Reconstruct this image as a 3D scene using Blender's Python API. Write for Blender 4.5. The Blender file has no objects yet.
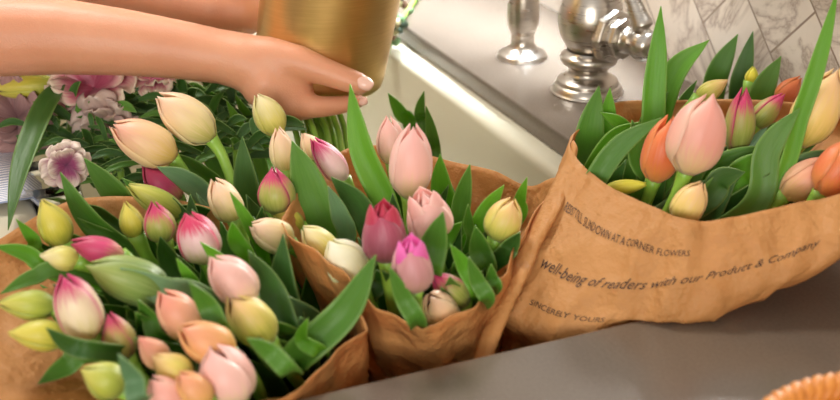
import bpy, bmesh, math, random
from mathutils import Vector, Matrix, noise, bvhtree
random.seed(7)
V = Vector
PI = math.pi
COL = bpy.context.scene.collection

# ------------------------------------------------------------------ camera geometry (room axes: X along the wall, Y to the wall, Z up, 0 = worktop)
CAM = V((0, 0, .42)); FPX = 1260.0; PITCH = math.radians(24.5)
cp, sp = math.cos(PITCH), math.sin(PITCH)
RT = V((.395, .9187, 0)); FH = V((-.9187, .395, 0))
FW = FH*cp + V((0, 0, -sp)); UP = FH*sp + V((0, 0, cp))
def P(u, v, t): return CAM + (RT*((u-420)/FPX) + UP*((200-v)/FPX) + FW)*t
def Tz(u, v, z): return (z-.42)/(((200-v)/FPX)*cp - sp)
def Pz(u, v, z): return P(u, v, Tz(u, v, z))

# ------------------------------------------------------------------ materials
def newmat(name):
    m = bpy.data.materials.new(name); m.use_nodes = True
    nt = m.node_tree; b = nt.nodes['Principled BSDF']
    return m, nt, b
def N(nt, typ, **kw):
    n = nt.nodes.new(typ)
    for k, v in kw.items():
        if k in n.inputs: n.inputs[k].default_value = v
        else: setattr(n, k, v)
    return n
def L(nt, a, b): nt.links.new(a, b)
def c4(c): return (c[0], c[1], c[2], 1)
def srgb(r, g, b):
    f = lambda x: ((x/255+.055)/1.055)**2.4 if x/255 > .04045 else x/255/12.92
    return (f(r), f(g), f(b))
def mixc(nt, fac, a, b):
    m = nt.nodes.new('ShaderNodeMix'); m.data_type = 'RGBA'
    if isinstance(fac, (int, float)): m.inputs[0].default_value = fac
    else: L(nt, fac, m.inputs[0])
    for s, x in ((6, a), (7, b)):
        if isinstance(x, tuple): m.inputs[s].default_value = c4(x)
        else: L(nt, x, m.inputs[s])
    return m.outputs[2]
def ramp(nt, fac, stops, interp='LINEAR'):
    r = nt.nodes.new('ShaderNodeValToRGB'); r.color_ramp.interpolation = interp
    e = r.color_ramp.elements
    while len(e) < len(stops): e.new(.5)
    for i, (p, c) in enumerate(stops): e[i].position = p; e[i].color = c4(c)
    L(nt, fac, r.inputs[0]); return r.outputs[0]
def math_(nt, op, a, b=0.0):
    m = nt.nodes.new('ShaderNodeMath'); m.operation = op
    for i, x in enumerate((a, b)):
        if isinstance(x, (int, float)): m.inputs[i].default_value = x
        else: L(nt, x, m.inputs[i])
    return m.outputs[0]
def translucent(nt, b, col, amt):
    t = nt.nodes.new('ShaderNodeBsdfTranslucent'); mx = nt.nodes.new('ShaderNodeMixShader')
    if isinstance(col, tuple): t.inputs[0].default_value = c4(col)
    else: L(nt, col, t.inputs[0])
    mx.inputs[0].default_value = amt
    L(nt, b.outputs[0], mx.inputs[1]); L(nt, t.outputs[0], mx.inputs[2])
    L(nt, mx.outputs[0], nt.nodes['Material Output'].inputs[0])
def bump(nt, b, h, dist=.001, strength=1.0):
    n = N(nt, 'ShaderNodeBump', Distance=dist, Strength=strength); L(nt, h, n.inputs['Height']); L(nt, n.outputs[0], b.inputs['Normal'])

def petal_mat(name, base, mid, tip, edge=None, edge_amt=0.0, pale=None):
    m, nt, b = newmat(name)
    uv = nt.nodes.new('ShaderNodeUVMap'); s = nt.nodes.new('ShaderNodeSeparateXYZ'); L(nt, uv.outputs[0], s.inputs[0])
    mp = N(nt, 'ShaderNodeMapping'); mp.inputs['Scale'].default_value = (14, 1.6, 1); L(nt, uv.outputs[0], mp.inputs[0])
    oi = nt.nodes.new('ShaderNodeObjectInfo'); ns = N(nt, 'ShaderNodeTexNoise', Scale=1.6, Detail=4.0)
    ad = nt.nodes.new('ShaderNodeVectorMath'); L(nt, mp.outputs[0], ad.inputs[0])
    cmb = nt.nodes.new('ShaderNodeCombineXYZ'); r10 = math_(nt, 'MULTIPLY', oi.outputs['Random'], 30.0); L(nt, r10, cmb.inputs[2]); L(nt, cmb.outputs[0], ad.inputs[1])
    L(nt, ad.outputs[0], ns.inputs['Vector'])
    nz = math_(nt, 'SUBTRACT', ns.outputs[0], .5)
    vv = math_(nt, 'ADD', s.outputs[1], math_(nt, 'MULTIPLY', nz, .45))
    col = ramp(nt, vv, [(.02, base), (.42, mid), (.9, tip)])
    if edge:
        e = math_(nt, 'ABSOLUTE', math_(nt, 'SUBTRACT', math_(nt, 'MULTIPLY', s.outputs[0], 2.0), 1.0))
        e = math_(nt, 'POWER', e, 6.0)
        t = math_(nt, 'MULTIPLY', math_(nt, 'SUBTRACT', vv, .62), 2.6)
        f = nt.nodes.new('ShaderNodeMath'); f.operation = 'MULTIPLY'; f.use_clamp = True
        L(nt, math_(nt, 'MAXIMUM', math_(nt, 'MULTIPLY', e, math_(nt, 'ADD', vv, .1)), t), f.inputs[0]); f.inputs[1].default_value = edge_amt
        col = mixc(nt, f.outputs[0], col, edge)
    if not edge:     # paler, creamier margins around a blushed middle
        e = math_(nt, 'POWER', math_(nt, 'ABSOLUTE', math_(nt, 'SUBTRACT', math_(nt, 'MULTIPLY', s.outputs[0], 2.0), 1.0)), 2.0)
        col = mixc(nt, math_(nt, 'MULTIPLY', e, .5), col, pale if pale else base)
    col = mixc(nt, math_(nt, 'MULTIPLY', ns.outputs[0], .12), col, (.97, .95, .88))
    L(nt, col, b.inputs['Base Color'])
    b.inputs['Roughness'].default_value = .42
    b.inputs['Sheen Weight'].default_value = .15
    bump(nt, b, ns.outputs[0], .0006, .5)
    translucent(nt, b, col, .30)
    return m
S = srgb
PM = {
 'peach': petal_mat('petal_peach', S(240,206,84), S(252,216,160), S(252,190,165), pale=S(253,232,170)),
 'cream': petal_mat('petal_cream', S(214,210,90), S(253,232,170), S(254,216,186), pale=S(254,242,200)),
 'pink': petal_mat('petal_pink', S(240,224,160), S(252,200,186), S(252,196,188), pale=S(254,228,214)),
 'coral': petal_mat('petal_coral', S(248,228,160), S(250,178,158), S(248,180,166), pale=S(254,230,200)),
 'paleyellow': petal_mat('petal_pale_yellow', S(206,206,70), S(240,228,120), S(250,236,190)),
 'white': petal_mat('petal_white', S(222,220,120), S(250,244,205), S(252,248,228)),
 'yellowbud': petal_mat('petal_yellow_bud', S(160,176,20), S(222,212,50), S(236,220,90)),
 'greenyellow': petal_mat('petal_green_yellow', S(132,158,30), S(190,200,50), S(222,214,90)),
 'green': petal_mat('petal_green', S(92,128,36), S(134,166,62), S(176,190,90)),
 'greenmagenta': petal_mat('petal_green_magenta', S(120,140,30), S(176,184,70), S(214,170,110), S(214,10,105), 1.9),
 'olive': petal_mat('petal_olive', S(120,128,30), S(176,166,66), S(214,170,96), S(206,30,100), 1.4),
 'creammagenta': petal_mat('petal_cream_magenta', S(226,214,130), S(252,236,200), S(251,228,200), S(214,10,110), 1.5),
 'palemagenta': petal_mat('petal_pale_magenta', S(214,200,120), S(250,214,212), S(246,190,204), S(222,0,95), 2.0),
 'pinkwhite': petal_mat('petal_pink_white', S(250,230,210), S(250,214,212), S(246,190,200), S(214,0,110), 1.7),
 'magenta': petal_mat('petal_magenta', S(240,200,150), S(232,60,130), S(206,10,95), S(200,0,85), 1.1),
 'mauve': petal_mat('petal_mauve', S(160,92,92), S(166,62,92), S(190,58,100), pale=S(190,100,120)),
 'deepmagenta': petal_mat('petal_deep_magenta', S(190,20,90), S(214,10,100), S(206,0,70)),
 'vivid': petal_mat('petal_vivid_pink', S(236,90,180), S(238,20,160), S(250,120,205)),
 'duskypink': petal_mat('petal_dusky_pink', S(190,150,110), S(204,140,136), S(226,150,160), pale=S(236,190,180)),
 'yellowgreenpeach': petal_mat('petal_yellow_green_peach', S(158,178,24), S(226,214,84), S(250,206,140), pale=S(236,230,110)),
 'peachpink': petal_mat('petal_peach_pink', S(232,204,110), S(248,184,140), S(244,156,134), pale=S(250,214,170)),
 'orangepeach': petal_mat('petal_orange_peach', S(236,190,70), S(246,180,112), S(246,166,126)),
 'orange': petal_mat('petal_orange', S(240,160,60), S(240,112,34), S(244,130,60), pale=S(250,170,90)),
 'yellow': petal_mat('petal_yellow', S(206,206,20), S(246,232,30), S(250,240,60)),
 'yellowpeach': petal_mat('petal_yellow_peach', S(206,196,50), S(250,220,120), S(250,206,150), pale=S(252,236,150)),
 'greenwhite': petal_mat('petal_green_white', S(150,176,60), S(226,226,150), S(236,206,170), S(220,50,120), .9),
 'ruffle': petal_mat('petal_ruffled_pink', S(170,30,80), S(196,70,110), S(226,140,150), S(245,226,200), 1.2),
 'mauvecream': petal_mat('petal_mauve_cream', S(150,90,90), S(206,170,160), S(226,204,190)),
 'dusky': petal_mat('petal_dusky_mauve', S(120,70,76), S(158,112,112), S(196,150,146)),
 'purplecream': petal_mat('petal_purple_cream', S(120,20,90), S(160,40,110), S(226,206,196), S(236,220,205), 1.2),
}
def leaf_mat(name, c1, c2, tr):
    m, nt, b = newmat(name)
    uv = nt.nodes.new('ShaderNodeUVMap'); s = nt.nodes.new('ShaderNodeSeparateXYZ'); L(nt, uv.outputs[0], s.inputs[0])
    mp = N(nt, 'ShaderNodeMapping'); mp.inputs['Scale'].default_value = (26, 1.2, 1); L(nt, uv.outputs[0], mp.inputs[0])
    ns = N(nt, 'ShaderNodeTexNoise', Scale=1.5, Detail=3.0); L(nt, mp.outputs[0], ns.inputs['Vector'])
    oi = nt.nodes.new('ShaderNodeObjectInfo')
    f = math_(nt, 'ADD', math_(nt, 'MULTIPLY', ns.outputs[0], .6), math_(nt, 'MULTIPLY', oi.outputs['Random'], .35))
    col = mixc(nt, f, c1, c2)
    e = math_(nt, 'POWER', math_(nt, 'ABSOLUTE', math_(nt, 'SUBTRACT', math_(nt, 'MULTIPLY', s.outputs[0], 2.0), 1.0)), 12.0)
    col = mixc(nt, math_(nt, 'MULTIPLY', e, .4), col, S(170, 200, 110))
    L(nt, col, b.inputs['Base Color']); b.inputs['Roughness'].default_value = .40
    bump(nt, b, ns.outputs[0], .0006, .6)
    translucent(nt, b, mixc(nt, .5, col, tr), .25)
    return m
LM = {'b': leaf_mat('leaf_bright', S(74,144,24), S(128,184,52), S(150,214,20)),
      'm': leaf_mat('leaf_mid', S(60,116,30), S(108,156,58), S(124,184,26)),
      'd': leaf_mat('leaf_dark', S(44,88,28), S(80,122,52), S(80,136,26)),
      'g': leaf_mat('leaf_greyblue', S(84,128,84), S(134,168,124), S(100,150,50))}
m, nt, b = newmat('stem_green'); STEM = m
ns = N(nt, 'ShaderNodeTexNoise', Scale=60.0); tc = nt.nodes.new('ShaderNodeTexCoord'); L(nt, tc.outputs['Object'], ns.inputs['Vector'])
L(nt, mixc(nt, ns.outputs[0], S(104,156,40), S(160,200,84)), b.inputs['Base Color']); b.inputs['Roughness'].default_value = .4

def kraft_mat(name, c1, c2, tr):
    m, nt, b = newmat(name); tc = nt.nodes.new('ShaderNodeTexCoord')
    n1 = N(nt, 'ShaderNodeTexNoise', Scale=26.0, Detail=5.0, Roughness=.6); L(nt, tc.outputs['Object'], n1.inputs['Vector'])
    mp = N(nt, 'ShaderNodeMapping'); mp.inputs['Scale'].default_value = (60, 60, 900); L(nt, tc.outputs['Object'], mp.inputs[0])
    n2 = N(nt, 'ShaderNodeTexNoise', Scale=1.0, Detail=2.0); L(nt, mp.outputs[0], n2.inputs['Vector'])
    f = math_(nt, 'ADD', math_(nt, 'MULTIPLY', n1.outputs[0], .7), math_(nt, 'MULTIPLY', n2.outputs[0], .3))
    col = mixc(nt, f, c1, c2); L(nt, col, b.inputs['Base Color']); b.inputs['Roughness'].default_value = .62
    n3 = N(nt, 'ShaderNodeTexVoronoi', Scale=17.0); n3.feature = 'F1'
    dv = nt.nodes.new('ShaderNodeVectorMath'); dv.operation = 'MULTIPLY_ADD'; L(nt, n1.outputs[1], dv.inputs[0]); dv.inputs[1].default_value = (.03, .03, .03); L(nt, tc.outputs['Object'], dv.inputs[2]); L(nt, dv.outputs[0], n3.inputs['Vector'])
    h = math_(nt, 'ADD', math_(nt, 'MULTIPLY', n3.outputs[0], .8), math_(nt, 'MULTIPLY', n1.outputs[0], .8))
    bump(nt, b, h, .011, 1.0)
    translucent(nt, b, tr, .30)
    return m
KRAFT = kraft_mat('kraft_paper', S(190,134,72), S(222,168,106), S(236,150,60))
m, nt, b = newmat('ink'); b.inputs['Base Color'].default_value = c4(S(58, 36, 24)); b.inputs['Roughness'].default_value = .7; INK = m

def simple(name, col, rough, metal=0.0, **kw):
    m, nt, b = newmat(name); b.inputs['Base Color'].default_value = c4(col)
    b.inputs['Roughness'].default_value = rough; b.inputs['Metallic'].default_value = metal
    for k, v in kw.items(): b.inputs[k].default_value = v
    return m
def brushed(name, c1, c2, rough, scale):
    m, nt, b = newmat(name); tc = nt.nodes.new('ShaderNodeTexCoord')
    mp = N(nt, 'ShaderNodeMapping'); mp.inputs['Scale'].default_value = scale; L(nt, tc.outputs['Object'], mp.inputs[0])
    n = N(nt, 'ShaderNodeTexNoise', Scale=1.0, Detail=3.0); L(nt, mp.outputs[0], n.inputs['Vector'])
    L(nt, mixc(nt, n.outputs[0], c1, c2), b.inputs['Base Color']); b.inputs['Metallic'].default_value = 1.0
    L(nt, math_(nt, 'ADD', math_(nt, 'MULTIPLY', n.outputs[0], .14), rough), b.inputs['Roughness'])
    return m
NICKEL = brushed('brushed_nickel', S(168,160,150), S(206,198,188), .22, (40, 40, 500))
GOLD = brushed('brushed_gold', S(196,162,100), S(222,190,128), .30, (30, 30, 900))
m, nt, b = newmat('fireclay'); tc = nt.nodes.new('ShaderNodeTexCoord'); n = N(nt, 'ShaderNodeTexNoise', Scale=5.0); L(nt, tc.outputs['Object'], n.inputs['Vector'])
L(nt, mixc(nt, n.outputs[0], S(212,206,184), S(200,194,172)), b.inputs['Base Color']); b.inputs['Roughness'].default_value = .15; FIRECLAY = m
m, nt, b = newmat('quartz'); tc = nt.nodes.new('ShaderNodeTexCoord')
n = N(nt, 'ShaderNodeTexNoise', Scale=420.0, Detail=2.0); L(nt, tc.outputs['Object'], n.inputs['Vector'])
n2 = N(nt, 'ShaderNodeTexNoise', Scale=9.0, Detail=6.0); L(nt, tc.outputs['Object'], n2.inputs['Vector'])
L(nt, mixc(nt, math_(nt, 'ADD', math_(nt, 'MULTIPLY', n.outputs[0], .5), math_(nt, 'MULTIPLY', n2.outputs[0], .5)), S(84,72,61), S(116,104,92)), b.inputs['Base Color'])
b.inputs['Roughness'].default_value = .22; QUARTZ = m
m, nt, b = newmat('skin'); tc = nt.nodes.new('ShaderNodeTexCoord')
n = N(nt, 'ShaderNodeTexNoise', Scale=18.0, Detail=4.0); L(nt, tc.outputs['Object'], n.inputs['Vector'])
n2 = N(nt, 'ShaderNodeTexVoronoi', Scale=700.0); L(nt, tc.outputs['Object'], n2.inputs['Vector'])
L(nt, mixc(nt, n.outputs[0], S(198,132,98), S(224,164,130)), b.inputs['Base Color']); b.inputs['Roughness'].default_value = .46
b.inputs['Subsurface Weight'].default_value = .18; b.inputs['Subsurface Radius'].default_value = (1, .35, .2); b.inputs['Subsurface Scale'].default_value = .006
bump(nt, b, n2.outputs[0], .0004, .35); SKIN = m
NAIL = simple('fingernail', S(240,196,180), .22)
m, nt, b = newmat('marble_tile'); tc = nt.nodes.new('ShaderNodeTexCoord')
s = nt.nodes.new('ShaderNodeSeparateXYZ'); L(nt, tc.outputs['Object'], s.inputs[0])
pa = math_(nt, 'MULTIPLY', math_(nt, 'SUBTRACT', s.outputs[0], s.outputs[2]), .7071)
pb = math_(nt, 'MULTIPLY', math_(nt, 'ADD', s.outputs[0], s.outputs[2]), .7071)
cb = nt.nodes.new('ShaderNodeCombineXYZ'); L(nt, math_(nt, 'ADD', pa, .005), cb.inputs[0]); L(nt, math_(nt, 'ADD', pb, .582), cb.inputs[1])
bk = N(nt, 'ShaderNodeTexBrick', Scale=1.0); bk.offset = .5
bk.inputs['Color1'].default_value = (.2, .2, .2, 1); bk.inputs['Color2'].default_value = (.8, .8, .8, 1); bk.inputs['Mortar'].default_value = (0, 0, 0, 1)
bk.inputs['Mortar Size'].default_value = .0012; bk.inputs['Mortar Smooth'].default_value = .2; bk.inputs['Brick Width'].default_value = .1485; bk.inputs['Row Height'].default_value = .0745
L(nt, cb.outputs[0], bk.inputs['Vector'])
vm = nt.nodes.new('ShaderNodeVectorMath'); vm.operation = 'ADD'; L(nt, tc.outputs['Object'], vm.inputs[0]); L(nt, bk.outputs[0], vm.inputs[1])
n1 = N(nt, 'ShaderNodeTexNoise', Scale=4.5, Detail=7.0, Roughness=.62, Distortion=1.4); L(nt, vm.outputs[0], n1.inputs['Vector'])
veins = ramp(nt, math_(nt, 'ABSOLUTE', math_(nt, 'SUBTRACT', n1.outputs[0], .5)), [(.0, S(168,150,136)), (.010, S(194,180,166)), (.04, S(218,206,192)), (.3, S(230,219,206))])
L(nt, mixc(nt, bk.outputs['Fac'], veins, S(150,132,116)), b.inputs['Base Color']); b.inputs['Roughness'].default_value = .28; TILE = m
bump(nt, b, math_(nt, 'SUBTRACT', 1.0, bk.outputs['Fac']), .001, .6)
PLASTER = simple('wall_paint', S(226,220,210), .8)
WHITEPAINT = simple('white_paint', S(236,234,228), .4)
WOODFLOOR = simple('oak_floor', S(150,108,70), .4)
m, nt, b = newmat('wicker'); tc = nt.nodes.new('ShaderNodeTexCoord'); n = N(nt, 'ShaderNodeTexNoise', Scale=120.0, Detail=3.0); L(nt, tc.outputs['Object'], n.inputs['Vector'])
L(nt, mixc(nt, n.outputs[0], S(176,98,30), S(226,150,66)), b.inputs['Base Color']); b.inputs['Roughness'].default_value = .5; WICKER = m

# ------------------------------------------------------------------ mesh helpers
def mesh_obj(name, verts, faces, mat, parent=None, uvs=None, smooth=True, origin=None):
    me = bpy.data.meshes.new(name)
    o0 = V(origin) if origin is not None else (parent_world(parent) if parent else V((0, 0, 0)))
    me.from_pydata([tuple(V(v)-o0) for v in verts], [], faces)
    if uvs:
        ul = me.uv_layers.new(name='UVMap')
        for lp in me.loops: ul.data[lp.index].uv = uvs[lp.vertex_index]
    if smooth:
        for p in me.polygons: p.use_smooth = True
    me.materials.append(mat); me.update()
    o = bpy.data.objects.new(name, me); COL.objects.link(o)
    if parent: o.parent = parent; o.location = o0 - parent_world(parent)
    else: o.location = o0
    return o
def parent_world(p):
    w = V((0, 0, 0))
    while p: w += p.location; p = p.parent
    return w
def tag(o, label, cat, group=None, kind=None):
    o['label'] = label; o['category'] = cat
    if group: o['group'] = group
    if kind: o['kind'] = kind
    return o
def thing(name, loc, label, cat, group=None):
    o = bpy.data.objects.new(name, None); COL.objects.link(o); o.location = loc; o.empty_display_size = .02
    return tag(o, label, cat, group)
def solid(o, th, offset=0):
    md = o.modifiers.new('thickness', 'SOLIDIFY'); md.thickness = th; md.offset = offset; return o
def grid_faces(nu, nv, closed_u=False, flip=False):
    f = []; W = nu
    for j in range(nv-1):
        for i in range(nu if closed_u else nu-1):
            a = j*W+i; b_ = j*W+(i+1) % W; c = b_+W; d = a+W
            f.append((a, d, c, b_) if flip else (a, b_, c, d))
    return f
def catmull(pts, x, closed=False):
    n = len(pts)
    if closed: i = int(math.floor(x)); f = x-i; g = lambda k: pts[k % n]
    else:
        x = max(0, min(n-1-1e-6, x)); i = int(x); f = x-i
        def g(k):
            if k < 0: return pts[0]*2-pts[1]
            if k >= n: return pts[-1]*2-pts[-2]
            return pts[k]
    a, b_, c, d = g(i-1), g(i), g(i+1), g(i+2)
    return .5*((2*b_)+(c-a)*f+(2*a-5*b_+4*c-d)*f*f+(3*b_-a-3*c+d)*f*f*f)
def tube(pts, radii, n=8, caps=True):
    vs, fs = [], []; m_ = len(pts); prev = None
    for i, p in enumerate(pts):
        t = (pts[min(i+1, m_-1)]-pts[max(i-1, 0)]).normalized()
        if prev is None: prev = t.orthogonal()
        nrm = (prev-t*prev.dot(t)).normalized(); prev = nrm; bn = t.cross(nrm)
        for k in range(n):
            a = 2*PI*k/n; vs.append(p+(nrm*math.cos(a)+bn*math.sin(a))*radii[i])
    fs = grid_faces(n, m_, True)
    if caps: fs.append(tuple(reversed(range(n)))); fs.append(tuple(range((m_-1)*n, m_*n)))
    return vs, fs
def merge(*parts):
    vs, fs = [], []
    for v, f in parts:
        o = len(vs); vs += list(v); fs += [tuple(i+o for i in q) for q in f]
    return vs, fs
def lathe(profile, n=48, M=Matrix.Identity(4)):
    vs = [M @ V((r*math.cos(2*PI*k/n), r*math.sin(2*PI*k/n), z)) for r, z in profile for k in range(n)]
    return vs, grid_faces(n, len(profile), True)
def smooth_profile(pts, sub=5):
    P_ = [V((a, b_, 0)) for a, b_ in pts]; out = []
    for i in range((len(P_)-1)*sub+1):
        q = catmull(P_, i/sub); out.append((max(q.x, .00005), q.y))
    return out
def box(x0, x1, y0, y1, z0, z1):
    v = [V((x, y, z)) for z in (z0, z1) for y in (y0, y1) for x in (x0, x1)]
    return v, [(0, 2, 3, 1), (4, 5, 7, 6), (0, 1, 5, 4), (2, 6, 7, 3), (0, 4, 6, 2), (1, 3, 7, 5)]
def axis_matrix(origin, z, xhint=None):
    z = V(z).normalized(); x = (V(xhint) if xhint else z.orthogonal()); x = (x-z*x.dot(z)).normalized(); y = z.cross(x)
    M = Matrix((x, y, z)).transposed().to_4x4(); M.translation = origin; return M
def bevel(o, w, seg=3):
    md = o.modifiers.new('edge', 'BEVEL'); md.width = w; md.segments = seg; md.limit_method = 'ANGLE'; return o

# ------------------------------------------------------------------ the setting
XL, XR = -2.4, .9
def struct(name, geo, mat, smooth=False):
    o = mesh_obj(name, geo[0], geo[1], mat, smooth=smooth); o['kind'] = 'structure'; return o
WX0, WX1, WZ0, WZ1 = -2.2, -.78, .19, 1.35     # window opening over the sink
struct('wall_back', merge(box(XL, WX0, .73, .85, -.91, 1.7), box(WX1, XR+.9, .73, .85, -.91, 1.7), box(WX0, WX1, .73, .85, -.91, WZ0), box(WX0, WX1, .73, .85, WZ1, 1.7)), TILE)
struct('wall_left', box(XL-.12, XL, -3.0, .85, -.91, 1.7), PLASTER)
struct('floor', box(XL-.12, XR+.9, -3.0, .85, -.95, -.91), WOODFLOOR)
wf = struct('window_1', merge(box(WX0, WX0+.04, .76, .84, WZ0, WZ1), box(WX1-.04, WX1, .76, .84, WZ0, WZ1), box(WX0, WX1, .76, .84, WZ0, WZ0+.04), box(WX0, WX1, .76, .84, WZ1-.04, WZ1),
            box((WX0+WX1)/2-.012, (WX0+WX1)/2+.012, .78, .82, WZ0, WZ1), box(WX0, WX1, .78, .82, .75, .774)), WHITEPAINT)
struct('trim_1', box(WX0-.04, WX1+.04, .70, .76, WZ0-.02, WZ0), WHITEPAINT)

# continuous worktop with the sink cut-out
SX0, SX1, SY1 = -1.43, -.613, .539
pl = [(XL, .73), (XL, .04), (SX0, .04), (SX0, SY1), (SX1, SY1), (SX1, .04), (XR, .04), (XR, .73)]
n = len(pl); TH = .021
vs = [V((x, y, z)) for z in (-TH, 0) for x, y in pl]
fs = [(0, 7, 6, 5, 4, 3, 2, 1)[::1], tuple(range(8, 16))] + [(i, (i+1) % n, (i+1) % n+n, i+n) for i in range(n)]
o = mesh_obj('worktop', vs, fs, QUARTZ, smooth=False); bevel(o, .002, 2)
bm = bmesh.new(); bm.from_mesh(o.data); bmesh.ops.recalc_face_normals(bm, faces=bm.faces); bm.to_mesh(o.data); bm.free()
tag(o, 'grey stone worktop with a dark square edge running around the sink', 'worktop')

# fireclay sink
def rrect(x0, x1, y0, y1, r, z, k=6):
    out = []
    for cx, cy, a0 in ((x1-r, y1-r, 0), (x0+r, y1-r, 90), (x0+r, y0+r, 180), (x1-r, y0+r, 270)):
        for i in range(k+1):
            a = math.radians(a0+90*i/k); out.append(V((cx+r*math.cos(a), cy+r*math.sin(a), z)))
    return out
ix0, ix1, iy0, iy1 = -1.41, -.618, .085, .513
rings = [rrect(-1.45, -.60, .035, .562, .012, -.26), rrect(-1.45, -.60, .035, .562, .012, -.0215), rrect(ix0-.012, ix1+.004, iy0-.012, iy1+.012, .03, -.0215)]
for i in range(1, 6):
    a = PI/2*i/5; d = .010*math.sin(a); rings.append(rrect(ix0-.012+d, ix1+.004-d*.4, iy0-.012+d, iy1+.012-d, .03, -.0215-.010*(1-math.cos(a))))
rings += [rrect(ix0, ix1, iy0, iy1, .035, -.10), rrect(ix0+.004, ix1-.002, iy0+.004, iy1-.004, .04, -.19), rrect(ix0+.012, ix1-.006, iy0+.012, iy1-.012, .045, -.208),
          rrect(ix0+.035, ix1-.03, iy0+.035, iy1-.035, .05, -.217)]
rn = len(rings[0]); vs = [p for r in rings for p in r]
fs = grid_faces(rn, len(rings), True) + [tuple(range((len(rings)-1)*rn, len(rings)*rn)), tuple(reversed(range(rn)))]
sk = mesh_obj('farmhouse_sink', vs, fs, FIRECLAY, origin=(-1.02, .3, -.26)); bevel(sk, .003, 2)
tag(sk, 'deep cream fireclay sink set below the grey worktop edge', 'sink')
SF = -.217
# base cabinets below (plain, out of the frame)
for (a, b_, lab) in ((XL+.03, -1.46, 'white base cabinet left of the sink under the worktop'), (-.59, .88, 'white base cabinet right of the sink under the worktop')):
    t = thing('base_cabinet', V(((a+b_)/2, .4, -.91)), lab, 'cabinet')
    g = box(a, b_, .08, .72, -.905, -.023); mesh_obj('body', g[0], g[1], WHITEPAINT, t, smooth=False)
    for k in range(2):
        w = (b_-a)/2; g = box(a+w*k+.006, a+w*(k+1)-.006, .06, .08, -.80, -.04); d = mesh_obj('door', g[0], g[1], WHITEPAINT, t, smooth=False)
        g = box(a+w*(1 if k else .9)+(.03 if k else 0), a+w*(1 if k else .9)+(.04 if k else .01), .035, .06, -.25, -.13); mesh_obj('handle', g[0], g[1], NICKEL, d, smooth=False)

# ------------------------------------------------------------------ faucet and soap dispenser
fb = Pz(587, 91, 0.0)
ft = thing('faucet', fb, 'brushed nickel kitchen faucet with round body and side lever', 'faucet')
def at(M_loc, geo): return [v+M_loc for v in geo[0]], geo[1]
base = smooth_profile([(.0, 0), (.0335, 0), (.0345, .003), (.0325, .0075), (.0305, .009), (.0295, .013), (.0215, .018), (.0195, .022), (.0215, .027), (.0265, .030), (.0285, .034), (.0275, .038), (.0240, .0405), (.022, .043)])
g = at(fb, lathe(base)); mesh_obj('base', g[0], g[1], NICKEL, ft)
body = smooth_profile([(.019, .041), (.0225, .046), (.0285, .056), (.0315, .068), (.0315, .079), (.0280, .093), (.0215, .106), (.0165, .116), (.0160, .130), (.0190, .134), (.0190, .140), (.0150, .144), (.0135, .17), (.0130, .20)])
g = at(fb, lathe(body)); mesh_obj('body', g[0], g[1], NICKEL, ft)
sp_pts = []
for i in range(24):
    a = PI*i/23; sp_pts.append(fb+V((0, -.09+.09*math.cos(a), .30+.09*math.sin(a))))
sp_pts = [fb+V((0, 0, .19)), fb+V((0, 0, .24))]+sp_pts+[fb+V((0, -.18, .27)), fb+V((0, -.18, .24))]
g = tube(sp_pts, [.0125]*len(sp_pts), 20); mesh_obj('spout', g[0], g[1], NICKEL, ft)
# side valve: axis goes right and slightly toward the viewer
hub0 = fb+V((0, 0, .063)); ax = (P(640, 58, 1.17)-P(587, 40, 1.2526)).normalized()
ax = V((.947, .32, 0)).normalized()
M = axis_matrix(hub0, ax, (0, 0, 1))
g = lathe([(.023, .018), (.0262, .023), (.0275, .027), (.0262, .033), (.0175, .0345), (.0175, .038), (.0205, .0385), (.0205, .0435), (.0135, .0455), (.012, .050)], 8, M); v = mesh_obj('valve_collar', g[0], g[1], NICKEL, ft, smooth=False); bevel(v, .0012, 2)
g = lathe(smooth_profile([(.0130, .044), (.0120, .050), (.0125, .055), (.0150, .061), (.0155, .068), (.0125, .075), (.0060, .078), (.0001, .0785)]), 32, M); mesh_obj('valve_hub', g[0], g[1], NICKEL, ft)
hp = hub0+ax*.068
LB = hp+V((.004, 0, .006)); LT = LB+UP*.105-RT*.042
d = (LT-LB).normalized()
M = axis_matrix(LB, d)
g = lathe(smooth_profile([(.0001, -.001), (.0045, 0), (.0055, .006), (.0052, .010), (.0095, .013), (.0100, .017), (.0088, .024), (.0070, .045), (.0060, .075), (.0072, .092), (.0075, .10), (.0001, .104)]), 28, M); lv = mesh_obj('lever', g[0], g[1], NICKEL, ft)
M = axis_matrix(hp+ax*.004, (ax+V((.1, 0, -.9))).normalized())
g = lathe(smooth_profile([(.006, .0), (.0055, .012), (.0075, .015), (.0075, .020), (.0001, .0225)]), 20, M); mesh_obj('lever_tip', g[0], g[1], NICKEL, ft)

sb = Pz(522, 57, 0.0)
st = thing('soap_dispenser', sb, 'brushed nickel soap dispenser pump standing left of the faucet', 'soap dispenser')
g = at(sb, lathe(smooth_profile([(.0001, 0), (.0250, 0), (.0262, .002), (.0250, .005), (.0190, .0085), (.0145, .012), (.0125, .016), (.0118, .020)]))); mesh_obj('flange', g[0], g[1], NICKEL, st)
g = at(sb, lathe(smooth_profile([(.0118, .019), (.0125, .024), (.0118, .026), (.0150, .032), (.0168, .042), (.0168, .055), (.0150, .072), (.0125, .088), (.0115, .096), (.0135, .100), (.0001, .104)]))); mesh_obj('body', g[0], g[1], NICKEL, st)
g = tube([sb+V((0, 0, .10)), sb+V((0, -.005, .118)), sb+V((0, -.03, .125)), sb+V((0, -.06, .12))], [.006, .006, .0055, .005], 12); mesh_obj('nozzle', g[0], g[1], NICKEL, st)

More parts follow.
